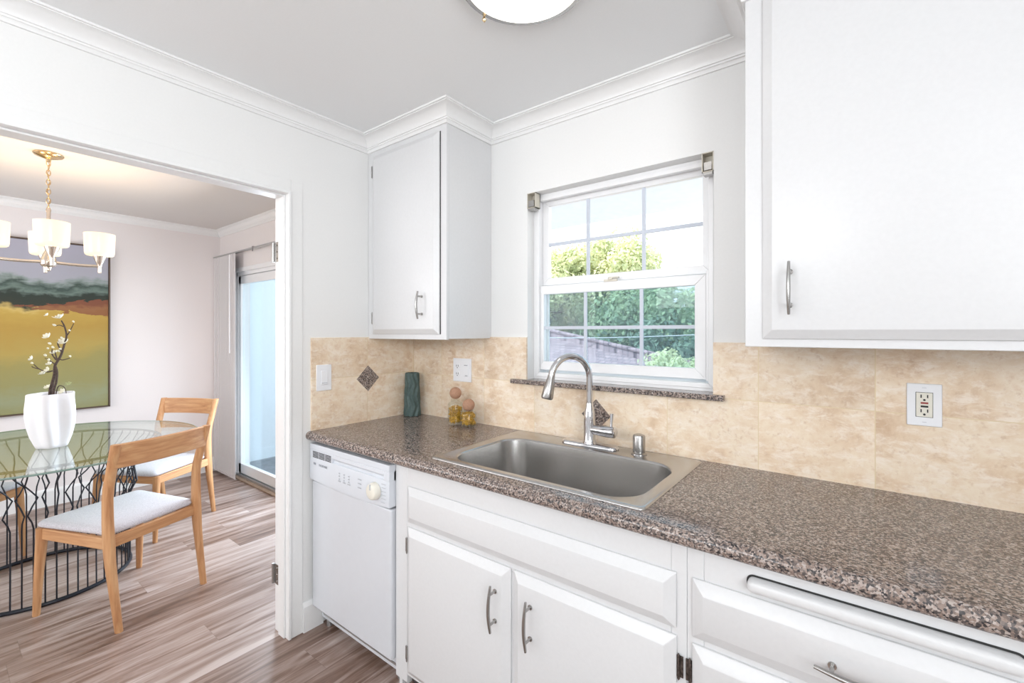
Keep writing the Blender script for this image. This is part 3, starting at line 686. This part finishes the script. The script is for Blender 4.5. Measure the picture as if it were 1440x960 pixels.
# ------------------------------------------------------------------ kitchen ceiling light
LX, LY = 1.288, -.705
cl = thing('flush_ceiling_light', 'lit round dome light with thin nickel rim on the kitchen ceiling', 'ceiling light', (LX, LY, ZC))
mb = MB(); mb.lathe([(.150, ZC - .0005), (.174, ZC - .002), (.181, ZC - .018), (.179, ZC - .026), (.164, ZC - .028), (.160, ZC - .010)], (LX, LY, 0), 56, False); mb.build('rim', M['nickel'], cl, smooth=True)
mb = MB(); mb.lathe([(.160, ZC - .022)] + [(.158 * math.cos(R(a)), ZC - .022 - .046 * math.sin(R(a))) for a in range(6, 90, 7)] + [(.002, ZC - .068)], (LX, LY, 0), 56); mb.build('dome', M['dome'], cl, smooth=True)
fa = 2.92
for k in range(3):
    a = fa + k * 2.094; x, y = LX + .181 * math.cos(a), LY + .181 * math.sin(a)
    mb = MB(); mb.cyl((x, y, ZC - .020), (x, y, ZC - .030), .004, n=10); mb.lathe([(.002, -.042), (.005, -.038), (.0065, -.034), (.005, -.030)], (x, y, ZC), 12); mb.build('finial', M['brass'], cl, smooth=True)

# ================================================================== dining room
# sliding glass door
sd = sempty('door_2', (-2.3, .15, 0))
mb = MB(); mb.box(-2.70, -2.665, .10, .20, .03, 1.945); mb.box(-.935, -.9, .10, .20, .03, 1.945); mb.box(-2.70, -.9, .10, .20, 1.905, 1.945)
mb.box(-2.72, -2.69, .078, .10, 0, 1.965); mb.box(-2.72, -.88, .078, .10, 1.935, 1.975)
mb.build('door_frame', M['vinyl'], sd, bevel=.002)
mb = MB(); mb.box(-2.70, -.9, .09, .205, .002, .032); mb.box(-2.70, -.9, .155, .160, .032, .044); mb.build('track', M['trackmetal'], sd)
mb = MB(); mb.box(-2.70, -.9, .055, .09, .001, .014); mb.build('threshold', M['woodstrip'], sd, bevel=.002)
def slid(x0, x1, y0, y1):
    mb = MB(); mb.box(x0, x0 + .055, y0, y1, .04, 1.90); mb.box(x1 - .055, x1, y0, y1, .04, 1.90); mb.box(x0, x1, y0, y1, .04, .128); mb.box(x0, x1, y0, y1, 1.828, 1.90)
    p_ = mb.build('sliding_panel', M['vinyl'], sd, bevel=.002)
    MB().box(x0 + .055, x1 - .055, (y0 + y1) / 2 - .003, (y0 + y1) / 2 + .003, .128, 1.828).build('door_pane', M['doorglass'], p_)
slid(-2.765 + .09, -1.78, .108, .145); slid(-1.84, -.94, .165, .20)
# balcony
struct(MB().box(-3.3, -.2, .22, 3.2, -.14, -.02).build('floor_balcony', M['deck']))
struct(MB().box(-3.3, -3.16, .22, 3.2, -.02, 2.6).build('wall_balcony', M['stucco']))
struct(MB().box(-3.3, -.4, 3.2, 3.3, -.02, .95).build('wall_balcony_parapet', M['stucco']))
# vertical blinds
vb = thing('vertical_blinds', 'white vertical blinds drawn to the left side of the sliding glass door', 'blinds', (-2.8, .03, 2.11))
mb = MB(); mb.box(-3.04, -.95, .020, .050, 2.100, 2.112); mb.build('head_rail', M['trackmetal'], vb, label='grey metal head rail')
for x in (-2.15, -1.3):
    mb = MB(); mb.box(x - .008, x + .008, .015, .084, 2.112, 2.118); mb.box(x - .008, x + .008, .015, .02, 2.075, 2.112); mb.build('rail_bracket', M['nickel'], vb)
for i in range(15):
    x = -3.005 + i * .034; a = R(28); w = .043
    mb = MB(); cu = []
    for k in range(5):
        t = (k / 4 - .5) * 2 * w; cu.append((x + t * math.cos(a), .020 - t * math.sin(a) * .5 - .005 * (1 - (k / 2 - 1) ** 2)))
    cu = cu + [(px, py + .0015) for px, py in reversed(cu)]
    mb.loops([[Vector((px, py, z)) for px, py in cu] for z in (.025, 2.094)], True, True, True); mb.build('vane', M['vane'], vb, smooth=True, angle=40)
mb = MB(); mb.cyl((-2.535, -.02, 2.08), (-2.535, -.02, 1.18), .004, n=8); mb.build('wand', M['whiteplastic'], vb, smooth=True)
# painting
pt = thing('painting', 'large abstract landscape painting in mustard, green and rust on the dining wall', 'painting', (-3.03, -1.5, 1.4))
PY0, PY1, PZ0, PZ1 = -2.25, -.757, .742, 2.09
MB().box(-3.048, -3.018, PY0 + .012, PY1 - .012, PZ0 + .012, PZ1 - .012).build('canvas', M['art'], pt)
mb = MB()
for a in ((PY0, PY1, PZ0, PZ0 + .010), (PY0, PY1, PZ1 - .010, PZ1), (PY0, PY0 + .010, PZ0, PZ1), (PY1 - .010, PY1, PZ0, PZ1)): mb.box(-3.0485, -3.010, *a)
mb.build('frame', M['artframe'], pt, label='thin dark brown frame')
# make the canvas shader see world coordinates
for o in pt.children:
    if o.name.startswith('canvas'):
        me = o.data; off = pt.location.copy(); me.transform(Matrix.Translation(off)); o.location = -off

# chandelier
HX, HY = -1.618, -1.283
ch = thing('chandelier', 'nickel chandelier with four glowing drum shades over the dining table', 'chandelier', (HX, HY, ZD))
mb = MB(); mb.lathe([(.062, ZD - .001), (.064, ZD - .006), (.058, ZD - .014), (.030, ZD - .024), (.012, ZD - .030), (.010, ZD - .045)], (HX, HY, 0), 36); mb.build('canopy', M['brass'], ch, smooth=True)
mb = MB(); z = ZD - .042; k = 0
while z > 2.07:
    ring = []
    for i in range(12):
        a = 2 * math.pi * i / 12; u_, v_ = .0085 * math.cos(a), .017 * math.sin(a)
        ring.append((HX + (u_ if k % 2 else 0), HY + (0 if k % 2 else u_), z - .012 + v_))
    mb.tube(ring, .0022, 6, closed=True); z -= .0265; k += 1
mb.tube([(HX + .004 * math.cos(i), HY + .004 * math.sin(i), ZD - .045 - i * .0155) for i in range(20)], .0018, 6)
mb.build('chain', M['brass'], ch, smooth=True)
zb = z + .02
mb = MB(); mb.lathe([(.004, zb + .01), (.009, zb), (.009, 1.85), (.012, 1.84), (.013, 1.835), (.022, 1.815), (.032, 1.79), (.034, 1.775), (.034, 1.755), (.028, 1.745), (.014, 1.74), (.011, 1.73), (.011, 1.722), (.003, 1.716)], (HX, HY, 0), 28); mb.build('stem', M['warmnickel'], ch, smooth=True)
Fv = Vector((-.61, .7924)); Rv = Vector((.7924, .61))
for lat, dpt in ((.163, -.14), (.14, .163), (-.163, .14), (-.14, -.163)):
    p = Rv * lat + Fv * dpt; sx, sy = HX + p.x, HY + p.y
    mb = MB(); n = 8; mb.tube([(HX + p.x * (.12 + .88 * i / n), HY + p.y * (.12 + .88 * i / n), 1.768 - .004 * math.sin(math.pi * i / n)) for i in range(n + 1)], .0082, 12)
    ar = mb.build('arm', M['warmnickel'], ch, smooth=True)
    mb = MB(); mb.lathe([(.004, 1.725), (.009, 1.728), (.010, 1.765), (.011, 1.775), (.016, 1.785), (.030, 1.822), (.031, 1.828), (.006, 1.828)], (sx, sy, 0), 24); mb.build('socket_cup', M['warmnickel'], ar, smooth=True)
    mb = MB(); mb.lathe([(.028, 1.829), (.060, 1.831), (.066, 1.836), (.069, 1.85), (.072, 1.94), (.0725, 1.962), (.0695, 1.962), (.066, 1.86), (.060, 1.838), (.028, 1.836)], (sx, sy, 0), 36, False)
    mb.build('shade', M['shade'], ar, smooth=True, label='glowing frosted glass drum shade', angle=50)
    lamp('chandelier_bulb', 'POINT', (sx, sy, 1.93), (0, 0, 0), 2.4, (1, .68, .38), radius=.03)

# dining table
TX, TY = -1.57, -1.30
tb = thing('dining_table', 'round glass-topped dining table on a black wire basket base', 'table', (TX, TY, 0))
mb = MB(); mb.lathe([(.001, .745), (.694, .745), (.700, .741), (.700, .736), (.694, .732), (.001, .732)], (TX, TY, 0), 96, False); mb.build('tabletop', M['tableglass'], tb, smooth=True, angle=30)
mb = MB(); mb.tube([(TX + .7005 * math.cos(2 * math.pi * i / 96), TY + .7005 * math.sin(2 * math.pi * i / 96), .7385) for i in range(96)], .0045, 8, closed=True); mb.build('glass_edge', M['glassedge'], tb, smooth=True, label='green tinted glass edge')
def ring(mb, r, z, t=.006): mb.tube([(TX + r * math.cos(2 * math.pi * i / 72), TY + r * math.sin(2 * math.pi * i / 72), z) for i in range(72)], t, 8, closed=True)
mb = MB(); ring(mb, .505, .722, .007); mb.build('top_ring', M['black'], tb, smooth=True)
mb = MB(); ring(mb, .36, .010, .010); mb.build('base_ring', M['black'], tb, smooth=True)
rw = random.Random(4)
for i in range(56):
    a0 = 2 * math.pi * i / 56; am = (.006 + .017 * abs(math.sin(i * .62))) * (1 if i % 2 else -1)
    sp_ = [(.505, .722, 0), (.500, .700, 0), (.470, .668, .4), (.425, .630, 1), (.392, .592, .15), (.378, .555, -.8), (.385, .515, .1), (.392, .475, .75), (.372, .435, .2), (.36, .40, 0), (.358, .2, 0), (.36, .01, 0)]
    pts = []
    for r_, z_, k_ in sp_:
        a = a0 + am * k_ / max(r_, .3) * 1.0; pts.append((TX + r_ * math.cos(a), TY + r_ * math.sin(a), z_))
    mb = MB(); mb.tube(pts, .0034, 6); mb.build('wire', M['black'], tb, smooth=True)

# white vase and magnolia branch
VX, VY = -1.475, -1.285
wv = MB()
def wob2(a, z):
    k = z / .27; return 1 + (.075 + .10 * math.sin(math.pi * min(1, k * .9))) * math.cos(5 * a + 1.2 + 1.1 * k)
prof = [(.058, 0), (.068, .003), (.075, .02), (.088, .06), (.098, .11), (.104, .16), (.106, .20), (.105, .24), (.106, .268), (.102, .272), (.098, .268), (.099, .22), (.096, .16), (.082, .07), (.05, .02)]
wv.lathe([(r * .87, z * 1.08) for r, z in prof], (VX, VY, .7455), 96, True, wob2)
tag(wv.build('fluted_vase', M['ceramic'], smooth=True, angle=80), 'white vase with soft vertical folds standing on the glass table', 'vase')
br = thing('magnolia_branch', 'dark magnolia branch with cream blossoms standing in the white vase', 'branch', (VX, VY, .76))
# branch laid out in the plane facing the kitchen: (side, height) in metres from the vase mouth
def B(s_, h_, d_=0): return Vector((VX, VY, 1.030)) + Vector((Rv.x, Rv.y, 0)) * s_ + Vector((Fv.x, Fv.y, 0)) * d_ + Vector((0, 0, h_))
def curve(pts, n=6):
    out = []
    for i in range(len(pts) - 1):
        p0, p1, p2, p3 = pts[max(i - 1, 0)], pts[i], pts[i + 1], pts[min(i + 2, len(pts) - 1)]
        for k in range(n):
            t = k / n; out.append(.5 * ((2 * p1) + (p2 - p0) * t + (2 * p0 - 5 * p1 + 4 * p2 - p3) * t * t + (3 * p1 - p0 - 3 * p2 + p3) * t ** 3))
    return out + [pts[-1]]
mb = MB()
def limb(pts, r0, r1):
    c_ = curve([B(*p) for p in pts]); mb.tube(c_, [r0 + (r1 - r0) * i / (len(c_) - 1) for i in range(len(c_))], 8)
limb([(-.02, -.24), (-.012, 0), (.0, .06), (.012, .11), (.016, .16), (.045, .21), (.065, .27), (.078, .32), (.068, .37), (.05, .405)], .0085, .003)
limb([(.0, -.24), (.006, 0), (.022, .07), (.026, .13), (.012, .17)], .007, .004)
limb([(.0, .13), (-.03, .125), (-.07, .14), (-.10, .165)], .004, .002)
limb([(-.07, .14), (-.10, .148), (-.112, .155)], .003, .002)
limb([(.022, .19), (-.0, .22), (.0, .25)], .004, .002)
limb([(.035, .20), (.055, .19), (.095, .20)], .0035, .002)
limb([(.05, .235), (.03, .28), (.04, .30)], .004, .002)
limb([(.078, .32), (.095, .345), (.118, .39)], .003, .0015)
limb([(.068, .37), (.04, .38), (.02, .375)], .003, .0015)
limb([(.01, .17), (-.018, .19), (-.04, .20)], .003, .0015)
limb([(.012, -.05), (.03, .04), (.06, .045), (.075, .02), (.075, -.01)], .003, .0015)
limb([(.012, -.02), (.034, .0), (.042, -.02)], .003, .0015)
limb([(.03, .18), (.02, .215), (.015, .235)], .004, .002)
mb.build('stem', M['bark'], br, smooth=True)
rf = random.Random(11)
def blossom(s_, h_, size, open_=1):
    mb = MB(); c_ = B(s_, h_, rf.uniform(-.012, .012)); n = 7 if open_ else 4
    ax = Vector((rf.uniform(-.5, .5), rf.uniform(-.9, -.2), rf.uniform(.2, 1))).normalized(); s1 = ax.orthogonal().normalized(); s2 = ax.cross(s1)
    for k in range(n):
        a = 2 * math.pi * k / n + rf.random() * .4; o_ = (s1 * math.cos(a) + s2 * math.sin(a)); w_ = ax.cross(o_)
        sp = .95 if open_ else .35; L_ = size * rf.uniform(.8, 1.1); L = []
        for j in range(5):
            t = j / 4; q = c_ + o_ * L_ * sp * math.sin(t * 1.4) + ax * L_ * (t * .75 if open_ else t * 1.1) ; hw = L_ * .36 * math.sin(math.pi * min(.97, t * .85 + .12))
            L.append([q - w_ * hw, q - ax * hw * .25, q + w_ * hw])
        mb.loops(L, False)
    return mb.build('blossom', M['petal'] if open_ != 2 else M['bud'], br, smooth=True, solid=.0012)
for s_, h_, z_, o_ in ((.042, .418, .026, 1), (.018, .378, .014, 0), (.120, .395, .010, 0), (.104, .348, .010, 0), (-.038, .435, .014, 1), (-.012, .315, .024, 1), (.0, .275, .014, 0), (.045, .305, .012, 0), (.068, .282, .024, 1),
    (-.02, .25, .012, 0), (.05, .245, .012, 0), (.038, .235, .012, 0), (.004, .225, .018, 1), (-.045, .21, .013, 0), (-.012, .185, .013, 0), (-.022, .165, .018, 1), (-.028, .135, .018, 1), (-.05, .115, .022, 1),
    (-.115, .195, .016, 1), (-.114, .17, .011, 0), (.098, .205, .010, 0), (-.022, .04, .016, 1), (.09, .055, .016, 2), (.05, .012, .022, 1), (.006, .255, .012, 0)):
    blossom(s_, h_, z_, o_)

# dining chairs (local +x is forward)
def seg(mb, pts, w, d):
    """tapering rounded-square leg through pts; w across y, d across x"""
    L = []
    for (p, ww, dd) in zip(pts, w, d):
        p = Vector(p); L.append([p + Vector((x * dd / 2, y * ww / 2, 0)) for x, y in ((1, .45), (.45, 1), (-.45, 1), (-1, .45), (-1, -.45), (-.45, -1), (.45, -1), (1, -.45))])
    mb.loops(L, True, True, True)
def chair(label, loc, rot):
    t = thing('dining_chair', label, 'chair', (0, 0, 0), 'oak dining chairs around the glass table')
    for s in (-1, 1):
        mb = MB(); zs = [0, .15, .30, .40, .50, .60, .66, .74, .86]; xs = [-.258, -.233, -.210, -.200, -.196, -.196, -.204, -.228, -.262]
        ys = [.207, .209, .211, .212, .213, .214, .215, .218, .222]; ws = [.028, .032, .037, .040, .038, .037, .037, .037, .036]; ds = [.030, .036, .046, .054, .050, .046, .045, .043, .038]
        seg(mb, [(x, s * y, z) for x, y, z in zip(xs, ys, zs)], ws, ds); mb.build('rear_leg', M['oakz'], t, smooth=True, local=True, angle=50)
        mb = MB(); seg(mb, [(.258, s * .232, 0), (.248, s * .228, .2), (.238, s * .222, .36), (.236, s * .222, .425)], [.026, .033, .040, .040], [.026, .034, .042, .042]); mb.build('front_leg', M['oakz'], t, smooth=True, local=True, angle=50)
        mb = MB(); mb.hexa([(-.19, s * .205, .372), (.23, s * .210, .372), (.23, s * .232, .372), (-.19, s * .226, .372), (-.19, s * .205, .425), (.23, s * .210, .425), (.23, s * .232, .425), (-.19, s * .226, .425)]); mb.build('side_rail', M['oakx'], t, bevel=.004, local=True)
    MB().box(.218, .244, -.215, .215, .372, .425).build('front_rail', M['oaky'], t, bevel=.004, local=True)
    MB().box(-.208, -.186, -.205, .205, .372, .425).build('rear_rail', M['oaky'], t, bevel=.004, local=True)
    mb = MB(); L = []; n = 14
    for i in range(n + 1):
        y = -.222 + .444 * i / n; b_ = -.030 * (1 - (y / .222) ** 2); x = -.246 + b_
        L.append([Vector((x + .012, y, .748)), Vector((x + .001, y, .856)), Vector((x - .006, y, .860)), Vector((x - .019, y, .855)), Vector((x - .008, y, .750)), Vector((x + .002, y, .745))])
    mb.loops(L, True, True, True); mb.build('backrest', M['oaky'], t, smooth=True, local=True, angle=50)
    for s in (-1, 1):
        mb = MB()
        for z in (.785, .825): mb.cyl((-.235 - .28 * (z - .76), s * .232, z), (-.235 - .28 * (z - .76), s * .2385, z), .004, n=10)
        mb.build('wood_plug', M['woodstrip'], t, local=True)
    mb = MB(); L = []
    for i_, z in ((.012, .424), (.0, .430), (-.004, .440), (0, .450), (.008, .457), (.03, .462), (.08, .465)):
        pts = rrect(-.190 + i_, .262 - i_, -.232 + i_, .232 - i_, .03, 5)
        L.append([Vector((x, y * (1 - .12 * (.262 - x) / .45), z)) for x, y in pts])
    mb.loops(L, True, True, True); mb.build('seat_cushion', M['fabric'], t, smooth=True, local=True, label='pale grey upholstered seat', angle=70)
    t.location = loc; t.rotation_euler = (0, 0, R(rot)); return t
c_near = chair('oak dining chair with pale grey seat nearest the kitchen doorway', (-.985, -1.068, 0), -158.3)
def copy_thing(src, label, loc, rot):
    c = src.copy(); COL.objects.link(c); c.location = loc; c.rotation_euler = (0, 0, R(rot)); c['label'] = label
    for k in list(src.children):
        q = k.copy(); COL.objects.link(q); q.parent = c
    return c
bpy.context.view_layer.update()
copy_thing(c_near, 'oak dining chair with pale grey seat beside the vertical blinds', (-1.931 - .02, -.69, 0), -59.7)
copy_thing(c_near, 'oak dining chair on the far side of the table, seen through its wire base', (-2.11, -1.68, 0), 38)

# ================================================================== outdoors
struct(MB().box(-40, 40, .6, 60, -3.3, -3.0).build('ground_outside', M['pave']))
mb = MB(); mb.hexa([(-.05, .14, 2.40), (3.6, .14, 2.40), (3.6, 1.25, 2.165), (-.05, 1.25, 2.165), (-.05, .14, 2.5), (3.6, .14, 2.5), (3.6, 1.25, 2.32), (-.05, 1.25, 2.32)])
struct(mb.build('trim_eave', M['eave']))
hs = thing('neighbour_house', 'low neighbouring house roof of faded pink shingles seen through the window', 'house', (-5, 8, -3))
R1, R2, E1, E0 = (-12, 11, 1.62), (-4.9, 9, 1.40), (1.0, 7.5, .42), (-7.5, 4.6, -.15)
mb = MB(); dn = Vector((0, 0, -.16)); q = [Vector(p) for p in (R1, R2, E1, E0)]
bk = [Vector((-4.0, 13.5, .1)), Vector((-12, 15, .2))]
mb.add(q + [p + dn for p in q], [(0, 1, 2, 3), (7, 6, 5, 4), (0, 3, 7, 4), (3, 2, 6, 7), (2, 1, 5, 6), (1, 0, 4, 5)])
mb.add([q[1], q[2], bk[0], q[0], bk[1]], [(0, 1, 2), (3, 0, 2, 4)]); mb.build('shingle_roof', M['shingle'], hs)
mb = MB(); mb.tube([Vector(R2) + Vector((0, 0, .03)), Vector(E1) + Vector((0, 0, .03))], .05, 8); mb.tube([Vector(R1) + Vector((0, 0, .03)), Vector(R2) + Vector((0, 0, .03))], .05, 8); mb.build('ridge_cap', M['shingle'], hs, smooth=True)
mb = MB(); mb.hexa([(-7.2, 5.0, -3), (.4, 7.8, -3), (-3.6, 12.8, -3), (-11, 12, -3), (-7.2, 5.0, -.35), (.4, 7.8, .1), (-3.6, 12.8, 0), (-11, 12, 0)]); mb.build('house_wall', M['housewall'], hs)
mb = MB()
mb.tube([(-9 + 12 * i / 12, 7.9 + .1 * i, 1.36 - .25 * math.sin(math.pi * i / 12) + .02 * i) for i in range(13)], .012, 6)
tag(mb.build('power_line', M['lightgrey'], smooth=True), 'thin pale power line crossing in front of the trees outside', 'power line')
def tree(name, label, x, y, z0, h, rx, blobs, leaves, size, mat, seed, cat='tree', trunk=.18):
    rn = random.Random(seed); t = thing(name, label, cat, (x, y, z0))
    mb = MB(); c0 = z0 + h - rx * .9
    mb.tube([(x, y, z0), (x + .1, y, z0 + (c0 - z0) * .5), (x, y + .1, c0 + .2 * rx)], [trunk, trunk * .8, trunk * .4], 8)
    cs = []
    for i in range(blobs):
        a = rn.random() * 6.28; r_ = rx * .75 * math.sqrt(rn.random()); zz = c0 + rn.uniform(-.75, .72) * rx * (1 - .5 * r_ / rx) * 1.0
        c = Vector((x + r_ * math.cos(a), y + r_ * math.sin(a), zz)); cs.append((c, rx * rn.uniform(.22, .42)))
        mb.tube([(x, y, c0 - .4 * rx), c], [trunk * .3, trunk * .08], 5)
    mb.build('trunk', M['bark'], t, smooth=True)
    mb = MB(); vs = []; fs = []
    for i in range(leaves):
        c, r_ = rn.choice(cs); d = Vector((rn.gauss(0, 1), rn.gauss(0, 1), rn.gauss(0, 1))).normalized(); p = c + d * r_ * (rn.random() ** .35)
        n_ = (d + Vector((rn.gauss(0, .5), rn.gauss(0, .5), rn.gauss(0, .5)))).normalized(); a_ = n_.orthogonal().normalized(); b_ = n_.cross(a_); an = rn.random() * 6.28
        u_ = (a_ * math.cos(an) + b_ * math.sin(an)) * size * rn.uniform(.6, 1.3); w_ = n_.cross(u_) * .55; k = len(vs)
        vs += [p - u_, p - w_, p + u_, p + w_]; fs.append((k, k + 1, k + 2, k + 3))
    me = bpy.data.meshes.new('foliage'); off = t.location; me.from_pydata([tuple(v - off) for v in vs], [], fs); me.materials.append(mat)
    o = bpy.data.objects.new('foliage', me); COL.objects.link(o); o.parent = t
    return t
tree('leafy_tree', 'yellow-green tree rising at the left side of the kitchen window view', -7.8, 13.2, -3, 8.1, 2.3, 26, 17000, .085, M['leafyellow'], 1)
tree('leafy_tree', 'taller mid-green tree behind the middle of the window view', -6.0, 15.5, -3, 8.6, 2.5, 26, 17000, .09, M['leafyellow'], 2)
tree('leafy_tree', 'deep green tree filling the lower middle panes', -4.2, 14.5, -3, 6.6, 2.6, 28, 17000, .10, M['leafgreen'], 3)
tree('leafy_tree', 'bluish green tree at the right side of the window view', -1.6, 15.5, -3, 6.3, 2.7, 28, 17000, .10, M['leafgreen'], 4)
tree('leafy_tree', 'dark tree standing lowest behind the shingle roof', -3.0, 12.0, -3, 4.9, 2.3, 26, 8000, .10, M['leafdark'], 5)
tree('leafy_tree', 'dark tree half hidden behind the roof ridge at the left', -7.6, 16.5, -3, 6.6, 3.0, 26, 8000, .16, M['leafdark'], 8)
tree('leafy_shrub', 'bright yellow-green shrub top at the lower right of the window', -.82, 7.4, -3, 4.15, .85, 16, 3500, .06, M['leafyellow'], 6, 'shrub', .05)
